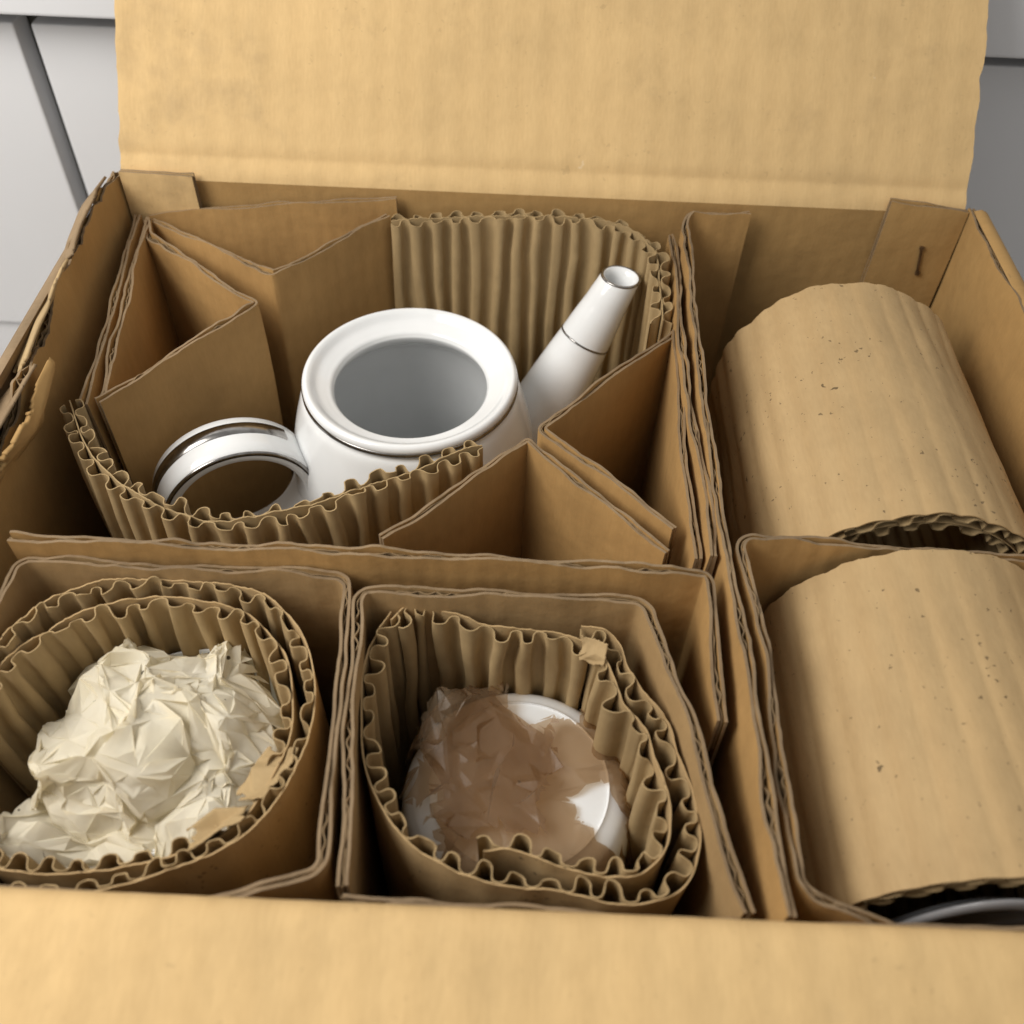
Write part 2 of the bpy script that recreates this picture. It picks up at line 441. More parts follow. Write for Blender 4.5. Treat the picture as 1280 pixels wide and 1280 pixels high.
def lathe(acc, prof, seg=72, close=False, arc=None):
    P = np.array(prof, float)
    th = np.linspace(0, 2 * math.pi, seg, endpoint=False)
    G = np.stack([P[:, None, 0] * np.cos(th), P[:, None, 0] * np.sin(th), np.broadcast_to(P[:, None, 1], (len(P), seg))], -1)
    acc.grid(G, np.stack(np.meshgrid(th, P[:, 1]), -1), closed=True)

def curve_prof(pts, n=12):
    C, s, _ = resample(pts, 1, False, True)
    P = np.array(pts, float); Q = np.concatenate([2 * P[:1] - P[1:2], P, 2 * P[-1:] - P[-2:-1]])
    out = []
    for i in range(len(P) - 1):
        a, b, c, d = Q[i:i + 4]; t = np.linspace(0, 1, n, endpoint=False)[:, None]
        out.append(.5 * (2 * b + (c - a) * t + (2 * a - 5 * b + 4 * c - d) * t ** 2 + (3 * b - a - 3 * c + d) * t ** 3))
    out.append(P[-1:]); return np.concatenate(out)

def boxmesh(name, lo, hi, mat, parent=None, bevel=.001):
    import bmesh
    bm = bmesh.new(); bmesh.ops.create_cube(bm, size=1)
    lo, hi = Vector(lo), Vector(hi)
    for v in bm.verts: v.co = Vector([(l + h) / 2 + c * (h - l) for l, h, c in zip(lo, hi, v.co)])
    if bevel: bmesh.ops.bevel(bm, geom=bm.edges[:], offset=bevel, segments=2, affect='EDGES', profile=.6)
    me = bpy.data.meshes.new(name); bm.to_mesh(me); bm.free(); me.materials.append(M[mat])
    o = bpy.data.objects.new(name, me); col.objects.link(o)
    if parent: o.parent = parent; o.matrix_parent_inverse = parent.matrix_world.inverted()
    return o

from mathutils.geometry import delaunay_2d_cdt
def facets(seed, n, jit, dim=3):
    """random creased sheet over [-1,1]^2: points joined by straight facets, each with a random offset"""
    g = np.random.default_rng(seed)
    k = int(math.sqrt(n)); q = np.linspace(-1.15, 1.15, k); gx_, gy_ = np.meshgrid(q, q)
    pts = np.stack([gx_.ravel(), gy_.ravel()], 1) + g.uniform(-.48, .48, (k * k, 2)) * (q[1] - q[0])
    off = g.uniform(-1, 1, (k * k, dim))
    pts = np.concatenate([pts, [(-3, -3), (3, -3), (3, 3), (-3, 3)]]); off = np.concatenate([off, np.zeros((4, dim))])
    V, _, F, *_r = delaunay_2d_cdt([Vector(p) for p in pts], [], [], 0, 1e-6)
    V = np.array([tuple(v) for v in V])
    def f(X, Y):
        out = np.zeros(X.shape + (dim,))
        for t in F:
            a_, b_, c_ = V[list(t)]
            dn = (b_[1] - c_[1]) * (a_[0] - c_[0]) + (c_[0] - b_[0]) * (a_[1] - c_[1])
            if abs(dn) < 1e-12: continue
            l1 = ((b_[1] - c_[1]) * (X - c_[0]) + (c_[0] - b_[0]) * (Y - c_[1])) / dn
            l2 = ((c_[1] - a_[1]) * (X - c_[0]) + (a_[0] - c_[0]) * (Y - c_[1])) / dn
            l3 = 1 - l1 - l2
            mk = (l1 >= -1e-9) & (l2 >= -1e-9) & (l3 >= -1e-9)
            out[mk] = l1[mk, None] * off[t[0]] + l2[mk, None] * off[t[1]] + l3[mk, None] * off[t[2]]
        return out
    f.V, f.F = V, F
    return f

def scrap(parent, c, ux, uy, seed, amp, mat='torn', curl=0.0, thick=.0004, rag=.25):
    """a torn piece of paper, creased and with a ragged outline"""
    g_ = np.linspace(-1, 1, 36); a_, b_ = np.meshgrid(g_, g_)
    nz_ = Noise(seed, .7, 3, 2)
    f_ = facets(seed + 1, 16, 1)(a_, b_) * amp
    c, ux, uy = (np.array(q, float) for q in (c, ux, uy)); nn_ = np.cross(ux, uy); nn_ /= np.linalg.norm(nn_)
    P_ = c + a_[..., None] * ux + b_[..., None] * uy + f_ + nn_ * (curl * (a_ ** 2 + .6 * b_ * np.abs(b_)))[..., None]
    kp = (np.maximum(abs(a_), abs(b_)) ** 2 + rag * nz_(a_, b_)) < .85
    kf2 = kp[:-1, :-1] & kp[1:, 1:] & kp[:-1, 1:] & kp[1:, :-1]
    acc = Acc(); acc.grid(P_, np.stack([a_, b_], -1) * .01, keep=kf2)
    o = acc.build('torn_flap', M[mat], parent)
    sm = o.modifiers.new('thickness', 'SOLIDIFY'); sm.thickness = thick
    return o

# ------------------------------------------------------------------ setting: floor and cabinet behind
fl = boxmesh('floor', (-1.5, -1.2, -.03), (1.5, .45, 0), 'floor', None, 0); tag(fl, kind='structure')

cab = thing('cabinet', (0, .29, 0), 'white painted cabinet front behind the box, doors split by a dark gap', 'cabinet')
boxmesh('carcass', (-1.0, .300, .002), (1.0, .40, .60), 'gap', cab, 0)
boxmesh('door', (-1.0, .280, .043), (-.2870, .2985, .247), 'paint', cab, .0015)
boxmesh('door', (-.2775, .280, .043), (.55, .2985, .247), 'paint', cab, .0015)
boxmesh('drawer_front', (-1.0, .262, .2585), (1.0, .2985, .60), 'paint', cab, .0015)
boxmesh('plinth', (-1.0, .2835, .002), (1.0, .2985, .0405), 'paint', cab, .001)

# ------------------------------------------------------------------ the carton
H = .230
carton = thing('cardboard_box', (0, 0, .0005), 'large open brown cardboard box with lid flap standing up behind', 'box')
board('bottom', [(-.198, .001), (.198, .001)], -.165, .166, carton, 'wall', t=.004, mapf=lambda u, v, w_: np.stack([u, w_, v + .003], -1), part='bottom', core=False, wear=0, buckle=0, split=False)
# walls, inside face .005 in from the outer face; the left one is bowed and its rim torn
YZ = lambda u, v, w_: np.stack([w_, u, v], -1)
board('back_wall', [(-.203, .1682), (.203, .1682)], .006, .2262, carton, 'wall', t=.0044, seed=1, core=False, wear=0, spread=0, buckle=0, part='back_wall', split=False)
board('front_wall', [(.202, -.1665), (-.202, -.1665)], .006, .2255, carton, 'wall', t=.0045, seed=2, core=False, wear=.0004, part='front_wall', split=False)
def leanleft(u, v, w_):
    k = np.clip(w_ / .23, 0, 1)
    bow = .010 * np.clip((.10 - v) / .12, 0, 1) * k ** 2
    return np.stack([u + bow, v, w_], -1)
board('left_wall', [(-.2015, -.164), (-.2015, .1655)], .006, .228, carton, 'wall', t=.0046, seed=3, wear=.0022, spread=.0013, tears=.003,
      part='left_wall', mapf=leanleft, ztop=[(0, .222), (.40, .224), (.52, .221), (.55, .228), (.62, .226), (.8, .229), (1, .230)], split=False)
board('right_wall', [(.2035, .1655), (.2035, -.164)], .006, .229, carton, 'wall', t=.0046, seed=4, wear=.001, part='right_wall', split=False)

def flapmesh(name, prof, x0, x1, axis, seed, mat='box', t=.0045, ragged=.0008, wob=.0012):
    """a flap bent along prof (2-D), swept along a straight hinge"""
    mp = (lambda u, v, w_: np.stack([w_, u, v], -1)) if axis == 'x' else (lambda u, v, w_: np.stack([u, w_, v], -1))
    C, s, _ = resample(prof, .0016, False, False, .0016)
    n = normals(C)
    nb = Noise(seed, 6, 3, 2); ne = [Noise(seed + 3 + i, 16, 6) for i in range(4)]; ncr = Noise(seed + 9, 14, 3)
    acc = Acc()
    for i, sd in ((0, 1), (1, -1)):
        ribbon(acc, C + n * sd * (t / 2 - .0004), s, .0007, x0 - ragged * ne[2 * i](s), x1 + ragged * ne[2 * i + 1](s), rows=60,
               disp=lambda S, W: wob * nb(S, W) * np.clip((S - .006) / .04, 0, 1), mapf=mp, n=n, mi=0, mi_top=2)
    ribbon(acc, C, s, t - .0012, x0 + .0012, x1 - .0012, rows=60, disp=lambda S, W: wob * nb(S, W) * np.clip((S - .006) / .04, 0, 1), mapf=mp, n=n, mi=1)
    # sheet coordinates: along the hinge = u, so that the ribs run up the flap
    acc.uv = [uv[:, ::-1].copy() for uv in acc.uv]
    return acc.build(name, [M[mat], M['core'], M['edge']], carton)
a = R(40)
hinge = [(.1680, .2252), (.1684, .2268), (.1704, .2294), (.1738, .2322), (.1758, .2330), (.1760, .2362)]
flapmesh('back_flap', hinge + [(.1760 + .126 * math.sin(a), .2362 + .126 * math.cos(a))], -.2005, .2005, 'x', 41, ragged=.0006, wob=.0009)
flapmesh('front_flap', [(-.1665, .2258), (-.1672, .2292), (-.1705, .2300), (-.31, .196)], .204, -.204, 'x', 42, wob=.0013)
lf = flapmesh('side_flap', [(-.2015, .2262), (-.2040, .2272), (-.2062, .2225), (-.209, .150)], -.160, .120, 'y', 43, 'edge', ragged=.002, wob=.0030)
flapmesh('side_flap', [(.2035, .2275), (.2055, .2293), (.2095, .2260), (.262, .140)], -.160, .163, 'y', 44, 'wall', wob=.0015)
# torn, folded-over paper along the battered left rim
for y_, z_, l_, h_, sd_, mt_ in ((.128, .2292, .034, .0042, 401, 'edge'), (.062, .2262, .036, .0050, 402, 'torn'), (-.004, .2248, .034, .0060, 404, 'edge'), (-.085, .2228, .050, .0050, 405, 'edge')):
    xb = -.2042 + .010 * min(max((.10 - y_) / .12, 0), 1)
    scrap(carton, (xb, y_, z_), (.0035 if y_ > .05 else 0, -l_, .0008), (-h_, 0, -h_ * .8), sd_, .0016, mt_, curl=.0015, thick=.0012, rag=.12)
scrap(carton, (-.1895, .006, .2185), (.001, -.030, .0005), (.0035, .002, .0085), 411, .0030, 'wall', curl=.001, thick=.0018, rag=.20)
scrap(carton, (-.1900, -.052, .2170), (.001, -.026, -.0005), (.0020, -.001, .0080), 412, .0026, 'wall', curl=.001, thick=.0018, rag=.20)
# glued corner tabs inside the back wall
board('corner_tab', [(-.1985, .1635), (-.1640, .1635)], .150, .2315, carton, 'box', t=.004, seed=6, part='corner_tab', split=False, wear=.0004)
board('corner_tab', [(.1625, .1635), (.2000, .1635)], .120, .2315, carton, 'wall', t=.004, seed=7, part='corner_tab', split=False, wear=.0006,
      ztop=[(0, .2335), (.45, .2325), (1, .2295)])
for (x0, z0_, x1, z1_) in ((.1842, .2105, .1868, .1965),):
    acc = Acc()
    C, s, _ = resample([(x0, z0_), (x1, z1_)], .001)
    ribbon(acc, C, s, .0011, .1598, .1612, rows=2, mapf=lambda u, v, w_: np.stack([u, w_, v], -1)); acc.build('staple', M['staple'], carton)
    for (cx, cz) in ((x0, z0_), (x1, z1_)):
        acc = Acc(); C, s, _ = resample([(cx - .0009, cz), (cx + .0009, cz)], .0004)
        ribbon(acc, C, s, .0018, .1594, .1614, rows=2, mapf=lambda u, v, w_: np.stack([u, w_, v], -1)); acc.build('staple', M['staple'], carton)

# ------------------------------------------------------------------ dividers
d = thing('long_divider', (.066, 0, .006), 'long cardboard divider running front to back beside the wrapped rolls', 'divider')
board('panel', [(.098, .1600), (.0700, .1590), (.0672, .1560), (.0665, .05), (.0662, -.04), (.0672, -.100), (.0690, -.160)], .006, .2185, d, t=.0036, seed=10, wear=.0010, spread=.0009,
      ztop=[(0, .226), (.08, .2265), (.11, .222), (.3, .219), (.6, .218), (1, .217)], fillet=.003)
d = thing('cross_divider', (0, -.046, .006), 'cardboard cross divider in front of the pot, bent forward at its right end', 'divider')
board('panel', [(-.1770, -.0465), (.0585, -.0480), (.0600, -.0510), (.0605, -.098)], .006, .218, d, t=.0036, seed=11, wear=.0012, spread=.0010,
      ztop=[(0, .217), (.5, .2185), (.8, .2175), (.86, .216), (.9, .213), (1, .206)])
d = thing('side_liner', (.0615, .06, .006), 'thin cardboard liner between the pot compartment and the long divider', 'liner')
board('panel', [(.0625, .1555), (.0612, .05), (.0620, -.0405)], .006, .216, d, t=.0030, seed=12, wear=.0012, spread=.0008)
d = thing('wrap_compartment_liner', (.1, -.09, .006), 'folded cardboard liner around the nearer wrapped roll on the right', 'liner')
board('panel', [(.1975, -.0340), (.0748, -.0325), (.0728, -.0352), (.0735, -.100), (.0740, -.1490), (.0775, -.1530), (.1000, -.1605)], .006, .2155, d, t=.0036, seed=13, wear=.0012, spread=.0010,
      ztop=[(0, .213), (.36, .2155), (.40, .217), (.6, .215), (.85, .214), (.9, .213), (1, .207)])

# ------------------------------------------------------------------ folded star inserts around the pot
star = thing('star_insert', (-.17, .14, .006), 'folded zigzag cardboard insert in the back left corner behind the pot', 'insert')
Zs = .210
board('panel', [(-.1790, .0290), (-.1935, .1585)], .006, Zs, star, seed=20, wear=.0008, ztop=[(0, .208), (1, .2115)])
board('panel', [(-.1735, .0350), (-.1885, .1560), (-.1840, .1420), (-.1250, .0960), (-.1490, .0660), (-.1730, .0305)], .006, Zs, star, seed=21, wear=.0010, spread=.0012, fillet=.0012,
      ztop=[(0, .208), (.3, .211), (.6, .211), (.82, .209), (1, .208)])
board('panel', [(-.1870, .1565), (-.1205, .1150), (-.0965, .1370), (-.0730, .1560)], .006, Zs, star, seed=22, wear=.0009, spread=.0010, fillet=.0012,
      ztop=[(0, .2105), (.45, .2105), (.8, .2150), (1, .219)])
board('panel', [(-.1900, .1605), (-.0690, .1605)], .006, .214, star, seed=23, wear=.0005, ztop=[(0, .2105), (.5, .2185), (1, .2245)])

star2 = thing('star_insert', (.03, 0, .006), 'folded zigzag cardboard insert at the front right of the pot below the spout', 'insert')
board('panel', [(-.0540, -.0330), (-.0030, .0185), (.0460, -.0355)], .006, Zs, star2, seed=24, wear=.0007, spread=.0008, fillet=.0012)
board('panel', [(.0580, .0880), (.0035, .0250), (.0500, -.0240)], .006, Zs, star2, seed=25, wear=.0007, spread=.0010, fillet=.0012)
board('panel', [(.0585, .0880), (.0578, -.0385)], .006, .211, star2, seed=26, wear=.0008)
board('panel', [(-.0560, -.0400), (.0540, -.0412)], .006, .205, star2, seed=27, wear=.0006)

# ------------------------------------------------------------------ corrugated sheets round the pot
t_ = thing('corrugated_sheet', (0, .155, .006), 'corrugated cardboard sheet standing behind the pot, curving round the spout', 'corrugated sheet', 'corrugated sheets round the pot')
single_face('sheet', [(-.0710, .1535), (-.030, .1550), (.008, .1550), (.030, .1540), (.0445, .1480), (.0525, .1360), (.0545, .1180), (.0550, .0930)], .006, .221, t_, sides=(1, -1), seed=30,
            ztop=[(0, .2175), (.35, .222), (.55, .2225), (.75, .217), (1, .212)], liner_mat='flute')
t_ = thing('corrugated_sheet', (-.1, 0, .006), 'curved corrugated cardboard sheet in front of the pot handle', 'corrugated sheet', 'corrugated sheets round the pot')
single_face('sheet', [(-.1840, .0280), (-.1700, .0060), (-.1520, -.0130), (-.1340, -.0245), (-.1150, -.0295), (-.0950, -.0260), (-.0760, -.0180), (-.0600, -.0095), (-.0430, -.0010), (-.0300, .0070), (-.0200, .0130)],
            .006, .210, t_, sides=(1, -1), seed=31, ztop=[(0, .209), (.5, .2095), (1, .2105)], liner_mat='flute')

# ------------------------------------------------------------------ coffee pot
pot = thing('coffee_pot', (-.055, .0730, .0065), 'white porcelain coffee pot without lid, silver lines, tall straight spout', 'coffee pot')
ox, oy = -.0550, .0730
def at_pot(acc, name, mat, parent=pot):
    for i in range(len(acc.v)): acc.v[i] = acc.v[i] * np.array([.97, .97, 1]) + np.array([ox, oy, 0])
    return acc.build(name, M[mat], parent)
acc = Acc()
prof = curve_prof([(.0005, .010), (.040, .0085), (.047, .0070), (.051, .012), (.060, .045), (.0625, .080), (.0610, .120), (.0565, .158), (.0508, .181), (.0482, .1866), (.0472, .1886)])
lathe(acc, prof, 96); body = at_pot(acc, 'body', 'china')
acc = Acc()
prof = curve_prof([(.0470, .1880), (.0478, .1892), (.0485, .1910), (.0480, .1928), (.0466, .1937), (.0448, .1930), (.0420, .1906), (.0385, .1890), (.0362, .1880), (.0352, .1868), (.0348, .1850), (.0370, .1810), (.0460, .1700), (.0540, .1450), (.0580, .1100), (.0580, .0700), (.0540, .0350), (.0440, .0170), (.0005, .0150)])
lathe(acc, prof, 96); at_pot(acc, 'collar', 'china')
def ringband(r, z, hw, proud, tilt=0):
    acc = Acc(); lathe(acc, [(r - .0006, z - hw), (r + proud, z - hw * .6), (r + proud, z + hw * .6), (r - .0006, z + hw)], 96); return acc
at_pot(ringband(.0483, .1893, .0013, .0006), 'silver_band', 'silver')
# spout: straight tapering tube leaning away from the body
aS = R(30.5); dS = np.array([math.cos(aS), math.sin(aS)])
def tube(acc, pts, rad, seg=40, axis=None):
    P = np.array(pts, float); rad = np.array(rad, float)
    T = np.gradient(P, axis=0); T /= np.linalg.norm(T, axis=1, keepdims=True)
    if axis is not None: T = np.array(axis, float) * np.ones((len(P), 1))
    side = np.array([-dS[1], dS[0], 0.]); nrm = np.cross(side, T); nrm /= np.linalg.norm(nrm, axis=1, keepdims=True)
    th = np.linspace(0, 2 * math.pi, seg, endpoint=False)
    G = P[:, None] + rad[:, None, None] * (np.cos(th)[None, :, None] * side + np.sin(th)[None, :, None] * nrm[:, None])
    acc.grid(G, np.stack(np.meshgrid(th, np.arange(len(P))), -1), closed=True)
    return G
def sp(r, z): return np.array([ox + dS[0] * r, oy + dS[1] * r, z])
rz = curve_prof([(.050, .096), (.060, .121), (.0745, .150), (.091, .1795), (.1005, .1965), (.1075, .2095)], 8)
rad = np.interp(np.linspace(0, 1, len(rz)), [0, .2, .4, .6, .8, .93, 1], [.023, .0195, .0162, .0124, .0102, .0094, .0092])
cen = np.array([sp(*q) for q in rz])
Tax = np.gradient(cen, axis=0); Tax /= np.linalg.norm(Tax, axis=1, keepdims=True)
kcut = np.clip((np.arange(len(cen)) - (len(cen) - 8)) / 7, 0, 1)[:, None] ** 1.5
Tax = Tax * (1 - .75 * kcut) + np.array([0, 0, 1.]) * .75 * kcut; Tax /= np.linalg.norm(Tax, axis=1, keepdims=True)
acc = Acc(); tube(acc, cen, rad, axis=Tax)
tip = Tax[-1]
tube(acc, np.concatenate([cen[-1:], cen[-1:] + tip * .0004, cen[-1:] + tip * .0002, cen[-2::-1][:26]]), np.concatenate([[rad[-1], rad[-1] - .0006, rad[-1] - .0014], np.maximum(rad[-2::-1][:26] - .0024, .003)]), axis=np.concatenate([Tax[-1:], Tax[-1:], Tax[-1:], Tax[-2::-1][:26]]))
spout = acc.build('spout', M['china'], pot)
def spout_ring(k0, hw, proud):
    c0 = cen[k0]; Tn = (cen[min(k0 + 1, len(cen) - 1)] - cen[k0 - 1]); Tn /= np.linalg.norm(Tn)
    acc = Acc(); r0 = rad[k0]
    tube(acc, [c0 - Tn * hw, c0 - Tn * hw * .5, c0 + Tn * hw * .5, c0 + Tn * hw], [r0 - .0004, r0 + proud, r0 + proud, r0 - .0004])
    o = acc.build('silver_band', M['silver'], spout)
spout_ring(len(cen) - 17, .0007, .0003)
acc = Acc()
tube(acc, [cen[-1] - tip * .0007, cen[-1] - tip * .0002, cen[-1] + tip * .0004, cen[-1] + tip * .0006, cen[-1] + tip * .0003], [rad[-1] - .0001, rad[-1] + .0003, rad[-1] + .0001, rad[-1] - .0005, rad[-1] - .0010], axis=tip)
acc.build('silver_band', M['silver'], spout)
# handle: round strap loop on the side away from the spout
aH = R(180 + 25); dH = np.array([math.cos(aH), math.sin(aH), 0]); sH = np.array([-dH[1], dH[0], 0]); UP = np.array([0, 0, 1.])
hc, hz, hr, hw = .0835, .1500, .0345, .0118
th = np.linspace(R(180), R(-180), 120, endpoint=False)
def loop(q, off, k=slice(None)):
    return (np.array([np.array([ox, oy, 0]) + dH * (hc + (hr + q) * math.cos(x)) + UP * (hz + (hr + q) * math.sin(x)) for x in th]) + sH * off)[k]
def band(name, sec, parent, mat, k=slice(None), ring=True):
    acc = Acc(); G = np.stack([loop(q, o_, k) for o_, q in sec], 0)
    acc.grid(G, np.zeros(G.shape[:2] + (2,)), closed=ring); return acc.build(name, M[mat], parent)
rt = .0062
sec = [(-hw, -rt + .0012), (-hw, -.0016), (-hw + .0016, 0), (-hw * .4, .0004), (hw * .4, .0004), (hw - .0016, 0), (hw, -.0016), (hw, -rt + .0012), (hw - .0014, -rt), (-hw + .0014, -rt), (-hw, -rt + .0012)]
handle = band('handle', sec, pot, 'china')
band('silver_band', [(-.0068, .0001), (-.0063, .0007), (.0002, .0009), (.0007, .0002)], handle, 'silver', slice(14, 66), False)
band('silver_band', [(hw - .0008, -.0006), (hw - .0003, -.0005), (hw + .0002, -.0014), (hw + .0003, -.0022), (hw - .0003, -.0024)], handle, 'silver')

# ------------------------------------------------------------------ front left compartment
s1 = thing('cardboard_sleeve', (-.12, -.1, .006), 'square cardboard sleeve around the wrapped piece with cream tissue', 'sleeve', 'cardboard sleeves at the front')
board('panel', [(-.1860, -.1520), (-.1740, -.0530), (-.1715, -.0506), (-.066, -.0506), (-.0625, -.0530), (-.0555, -.1480), (-.0580, -.1510), (-.0850, -.1590), (-.178, -.1615)], .006, .210, s1, mat='sleeve', t=.0032, seed=50, wear=.0010, spread=.0008, buckle=.0008, fillet=.0014,
      ztop=[(0, .206), (.25, .210), (.5, .210), (.75, .209), (.85, .204), (1, .203)])
w1 = thing('corrugated_wrap', (-.12, -.1, .006), 'rolled corrugated cardboard holding the cream tissue, front left', 'corrugated wrap', 'corrugated wraps at the front')
single_face('wrap', [(-.1770, -.0880), (-.1640, -.0640), (-.1410, -.0540), (-.1120, -.0535), (-.0910, -.0570), (-.0760, -.0700), (-.0690, -.0860), (-.0675, -.1050), (-.0715, -.1240), (-.0840, -.1400), (-.1020, -.1490), (-.1250, -.1545), (-.1450, -.1555), (-.1640, -.1500), (-.1760, -.1350)],
            .006, .205, w1, sides=(1,), seed=51, ztop=[(0, .203), (.2, .206), (.45, .205), (.6, .200), (.75, .196), (1, .194)], amp=.0017, crush=.8)
single_face('wrap', [(-.1745, -.1050), (-.1690, -.0830), (-.1550, -.0680), (-.1340, -.0590), (-.1130, -.0585), (-.0950, -.0630), (-.0810, -.0760), (-.0745, -.0930), (-.0745, -.1090), (-.0810, -.1270), (-.0940, -.1390), (-.1200, -.1475), (-.1420, -.1490), (-.1590, -.1440), (-.1710, -.1290)],
            .006, .201, w1, sides=(1,), seed=52, ztop=[(0, .199), (.2, .2025), (.45, .202), (.6, .196), (.75, .192), (1, .190)], amp=.0021, crush=.5)

# ------------------------------------------------------------------ front middle compartment
s2 = thing('cardboard_sleeve', (0, -.1, .006), 'square cardboard sleeve around the wrapped piece with brown tissue', 'sleeve', 'cardboard sleeves at the front')
board('panel', [(-.0500, -.1535), (-.0585, -.0600), (-.0560, -.0560), (.0360, -.0555), (.0392, -.0580), (.0495, -.0960), (.0615, -.1560)], .006, .210, s2, mat='sleeve', t=.0038, seed=55, wear=.0010, spread=.0008, buckle=.0010, fillet=.0014,
      ztop=[(0, .207), (.3, .2105), (.6, .210), (.8, .208), (1, .207)])
board('panel', [(-.0495, -.1555), (-.0200, -.1575), (.0250, -.1575), (.0580, -.1585)], .006, .206, s2, mat='sleeve', t=.0034, seed=56, wear=.0015, spread=.0012)
w2 = thing('corrugated_wrap', (0, -.1, .006), 'rolled corrugated cardboard with crumpled right side around brown tissue', 'corrugated wrap', 'corrugated wraps at the front')
single_face('wrap', [(-.0470, -.0600), (-.0530, -.0740), (-.0535, -.0900), (-.0510, -.1080), (-.0450, -.1250), (-.0350, -.1370), (-.0200, -.1440), (-.0050, -.1470), (.0120, -.1480), (.0310, -.1500), (.0450, -.1450), (.0515, -.1320), (.0505, -.1180), (.0470, -.1060), (.0445, -.0950), (.0375, -.0860), (.0320, -.0760), (.0275, -.0655), (.0170, -.0615)],
            .006, .203, w2, sides=(-1,), seed=57, ztop=[(0, .203), (.2, .201), (.45, .195), (.65, .196), (1, .201)], amp=.0022, crush=.7)
single_face('wrap', [(.0200, -.0680), (.0080, -.0640), (-.0110, -.0635), (-.0260, -.0590), (-.0400, -.0570), (-.0465, -.0640)],
            .006, .203, w2, sides=(-1,), seed=58, ztop=[(0, .201), (1, .203)], amp=.0023, crush=.5)
single_face('wrap', [(.0225, -.0685), (.0275, -.0790), (.0315, -.0890), (.0385, -.0980), (.0410, -.1090), (.0440, -.1210), (.0420, -.1340), (.0320, -.1415), (.0130, -.1400), (-.0040, -.1360), (-.0120, -.1370)],
            .006, .199, w2, sides=(1,), seed=59, ztop=[(0, .202), (.4, .198), (.7, .194), (1, .195)], amp=.0021, crush=.8)

scrap(w1, (-.0800, -.1180, .1965), (.0040, .0085, .001), (-.0045, .0028, -.005), 301, .0028, 'flute', curl=.001)
scrap(w1, (-.0905, -.1330, .1960), (.0085, .0045, .001), (-.0020, .0050, -.004), 302, .0024, 'flute')
scrap(w2, (.0215, -.0725, .2030), (.0042, -.0020, .001), (.0010, .0030, .0036), 303, .0008, curl=.0015, rag=.12)

# ------------------------------------------------------------------ china inside the two wraps
def vessel(name, loc, prof, label, cat, seg=72):
    o = thing(name, loc, label, cat)
    acc = Acc(); lathe(acc, curve_prof(prof), seg)
    for i in range(len(acc.v)): acc.v[i] = acc.v[i] + np.array([loc[0], loc[1], 0])
    acc.build('body', M['china'], o); return o
vessel('cream_jug', (-.1140, -.0965, .0065), [(.0005, .009), (.030, .007), (.034, .02), (.037, .09), (.0372, .150), (.0375, .1700), (.0381, .1720), (.0373, .1727), (.0363, .1715), (.0350, .150), (.034, .09), (.028, .02), (.0005, .014)],
       'white porcelain rim showing at the right edge of the cream tissue', 'jug')
vessel('sugar_bowl', (-.0015, -.1040, .0065), [(.0005, .009), (.030, .007), (.036, .02), (.0395, .09), (.0405, .140), (.0395, .158), (.0362, .1660), (.0310, .1695), (.0300, .1702), (.0290, .1695), (.0200, .1700), (.0005, .1705)],
       'white porcelain sugar bowl bottom up under the brown tissue', 'bowl')

# ------------------------------------------------------------------ tissues
def creased(layers, extra, seed):
    """triangulate [-1,1]^2 so that every crease of the facet layers is an edge; returns points, faces and summed offsets"""
    pts_, eds_, fs_ = [], [], []
    for sd, n_, amp in layers:
        f_ = facets(sd, n_, 1); fs_.append((f_, amp))
        n0 = len(pts_); pts_ += [Vector(p) for p in f_.V]
        es = {tuple(sorted((t[a_], t[(a_ + 1) % 3]))) for t in f_.F for a_ in range(3)}
        eds_ += [(a_ + n0, b_ + n0) for a_, b_ in es]
    gq = np.random.default_rng(seed); pts_ += [Vector(p) for p in gq.uniform(-1.02, 1.02, (extra, 2))]
    cv, _, cf, *_r = delaunay_2d_cdt(pts_, eds_, [], 0, 1e-5)
    cv = np.array([tuple(v) for v in cv]); x, y = cv[:, 0], cv[:, 1]
    return x, y, np.array([f_ for f_ in cf if len(f_) == 3]), sum(f_(x, y) * np.array(a_) for f_, a_ in fs_)

def paper(name, parts, mat, angle):
    V_ = np.concatenate([p for p, _ in parts]); n0 = 0; F_ = []
    for p, f_ in parts:
        lab = np.arange(len(p))                     # keep the largest connected piece of each sheet
        for _ in range(400):
            mn = lab[f_].min(1); new = lab.copy(); np.minimum.at(new, f_.ravel(), np.repeat(mn, 3)); new = new[new]
            if (new == lab).all(): break
            lab = new
        u_, c_ = np.unique(lab[f_[:, 0]], return_counts=True); f_ = f_[lab[f_[:, 0]] == u_[c_.argmax()]]
        F_ += (f_ + n0).tolist(); n0 += len(p)
    F_ = np.array(F_); us, F_ = np.unique(F_, return_inverse=True); V_ = V_[us]; F_ = F_.reshape(-1, 3).tolist()
    me = bpy.data.meshes.new(name); me.from_pydata(V_.tolist(), [], F_); me.materials.append(M[mat]); me.update()
    me.polygons.foreach_set('use_smooth', np.full(len(me.polygons), True)); me.set_sharp_from_angle(angle=R(angle))
    o = bpy.data.objects.new(name, me); col.objects.link(o); return o

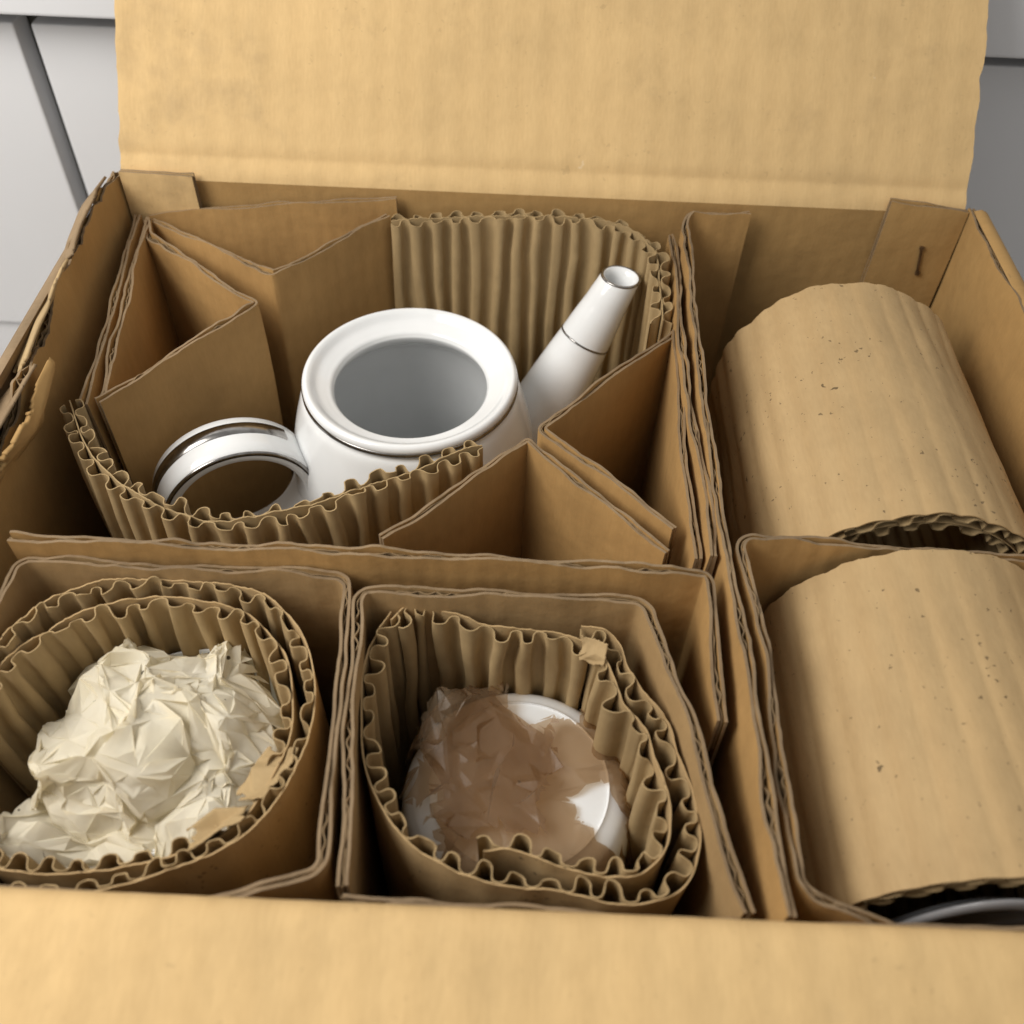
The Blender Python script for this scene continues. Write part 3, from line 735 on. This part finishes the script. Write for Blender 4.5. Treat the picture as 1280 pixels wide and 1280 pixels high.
gx, gy, cf, D = creased([(209, 56, (.0092, .0092, .0085)), (202, 225, (.0027, .0027, .0024))], 3000, 77)
D = D + .0011 * np.stack([Noise(60 + q, 4, 3, 2)(gx, gy) for q in range(3)], -1)       # soft curl between the creases
rad_ = np.hypot(gx, gy)
kk = np.where(rad_ > 1e-6, np.maximum(abs(gx), abs(gy)) / np.maximum(rad_, 1e-6), 1)
X = gx * kk * .0440; Y = gy * kk * .0440; rr = np.hypot(X, Y)
P = np.stack([X, Y, .1945 - .024 * (np.minimum(rr, .046) / .043) ** 2.6], -1) + D
rr = np.hypot(P[:, 0], P[:, 1]); lim = .0430 + .0015 * Noise(79, 1.2, 3, 2)(gx, gy)
kf_ = np.where(rr > lim, lim / np.maximum(rr, 1e-6), 1)
P[:, 0] *= kf_; P[:, 1] *= kf_
P = P + np.array([-.1220, -.1010, 0])
ok = np.maximum(abs(gx), abs(gy)) < 1.0
o = paper('cream_tissue_paper', [(P, cf[ok[cf].all(1)])], 'cream', 48)
tag(o, 'crumpled cream tissue paper wad filling the front left wrap', 'tissue paper')
# a second sheet tucked down in front of it
tx, ty, tf, tD = creased([(241, 30, (.0045, .0035, .0042)), (242, 100, (.0019, .0019, .0020))], 900, 80)
TP = np.stack([-.1365 + tx * .0230 + ty * .004, -.1325 + ty * .0105 - tx * .001, .1790 - .008 * ty ** 2 - .004 * tx], -1) + tD
tok = np.maximum(abs(tx), abs(ty)) < .97
o = paper('cream_tissue_paper', [(TP, tf[tok[tf].all(1)])], 'cream', 48)
tag(o, 'small white tissue sheet tucked below the cream wad at the lower left', 'tissue paper')

# brown glassine clinging to the bowl: one torn sheet lying partly double, with ragged holes
def bowl_top(r): return np.interp(r, [0, .020, .030, .0362, .0395, .041, .043, .048], [.1712, .1708, .1708, .1668, .1588, .148, .135, .12])
parts = []
for lay in (0, 1):
    gx, gy, cf, B = creased([(251 + lay, 81, ((.0022, .0022, .0020), (.0038, .0038, .0034))[lay]), (261 + lay, 324, ((.0012, .0012, .0012), (.0019, .0019, .0019))[lay])], 4500, 83 + lay)
    X = gx * .047; Y = gy * .047; rr = np.hypot(X, Y)
    hole = lambda cx, cy, rx, ry, sd: ((X - cx) / rx) ** 2 + ((Y - cy) / ry) ** 2 + .40 * Noise(sd, 45, 3, 2)(X, Y) < 1
    lift = np.exp(-((X + .031) ** 2 + (Y - .026) ** 2) / .00020) * .014
    Z = bowl_top(rr) + (.0026, .0052)[lay] + B[:, 2] + lift
    keep = (rr + .0022 * Noise(91 + lay, 40, 3, 2)(X, Y)) < (.0425, .0440)[lay]
    keep &= ~hole(.010, .037, .017, .014, 93 + lay) & ~hole(.0275, -.012, .0080, .0100, 98 + lay)
    if lay == 1: keep &= (((X + .010) / .026) ** 2 + ((Y - .004) / .031) ** 2 + .30 * Noise(99, 40, 3, 2)(X, Y)) < 1
    else: keep &= ~((X < -.030 + .004 * Noise(97, 40, 2, 2)(X, Y)) & (Y < .010))
    Z = np.maximum(Z, bowl_top(np.hypot(X + B[:, 0], Y + B[:, 1])) + (.0009, .0016)[lay])      # the paper lies on the china
    parts.append((np.stack([X - .0015 + B[:, 0], Y - .1040 + B[:, 1], Z], -1), cf[keep[cf].all(1)]))
o = paper('brown_tissue_paper', parts, 'brown', 14)
tag(o, 'torn translucent brown tissue paper clinging to the sugar bowl', 'tissue paper')

# ------------------------------------------------------------------ wrapped rolls on the right
def roll(name, cx, zc, hw_, y0, y1, seed, label, loc):
    t = thing(name, loc, label, 'corrugated wrap', 'wrapped rolls in the right compartment')
    def oval(r, top):  # starts at the bottom
        zb = .0085 + hw_; pts = []
        for x in np.linspace(R(-90), R(-180), 9): pts.append((cx + r * math.cos(x), zb + r * math.sin(x)))
        for q in np.linspace(0, 1, 6)[1:-1]: pts.append((cx - r, zb + (zc - zb) * q))
        for x in np.linspace(R(180), R(0), 22): pts.append((cx + r * math.cos(x), zc + r * math.sin(x) * top))
        for q in np.linspace(1, 0, 6)[1:-1]: pts.append((cx + r, zb + (zc - zb) * q))
        for x in np.linspace(R(0), R(-90), 9)[:-1]: pts.append((cx + r * math.cos(x), zb + r * math.sin(x)))
        return pts
    mp = lambda u, v, w_: np.stack([u, w_, v], -1)
    single_face('roll', oval(hw_, 1.02), y0, y1, t, sides=(1,), seed=seed, mat='flute', liner_mat='wrap', mapf=mp, closed=True, buckle=.0011, wear=.0007, amp=.0020, step=.0010, rib=.00030, wave=.0115)
    single_face('roll', oval(hw_ - .0058, 1.02), y0 + .0015, y1 - .002, t, sides=(1,), seed=seed + 1, mat='flute', liner_mat='flute', mapf=mp, closed=True, buckle=.0006, wear=.0010, amp=.0020, step=.0012, wave=.0115)
    return t
roll('wrapped_roll', .1395, .172, .0540, -.0270, .1060, 70, 'speckled corrugated roll lying in the far right compartment', (.1395, .04, .006))
roll('wrapped_roll', .1385, .168, .0530, -.1490, -.0380, 74, 'speckled corrugated roll lying in the near right compartment beside the front edge', (.1385, -.09, .006))

# dish edge showing in the open end of the nearer roll
dish = thing('porcelain_dish', (.14, -.142, .0085), 'glossy dish edge, shade painted into its grey, showing at the open end of the near roll', 'dish')
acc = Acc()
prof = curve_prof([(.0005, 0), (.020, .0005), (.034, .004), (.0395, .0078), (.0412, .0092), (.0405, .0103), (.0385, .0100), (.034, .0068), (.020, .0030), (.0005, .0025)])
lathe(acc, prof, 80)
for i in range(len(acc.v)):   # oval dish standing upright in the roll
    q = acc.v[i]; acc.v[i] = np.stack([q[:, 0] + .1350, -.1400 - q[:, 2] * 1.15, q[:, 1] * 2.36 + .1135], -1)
acc.build('plate_body', M['china_in_shade'], dish)
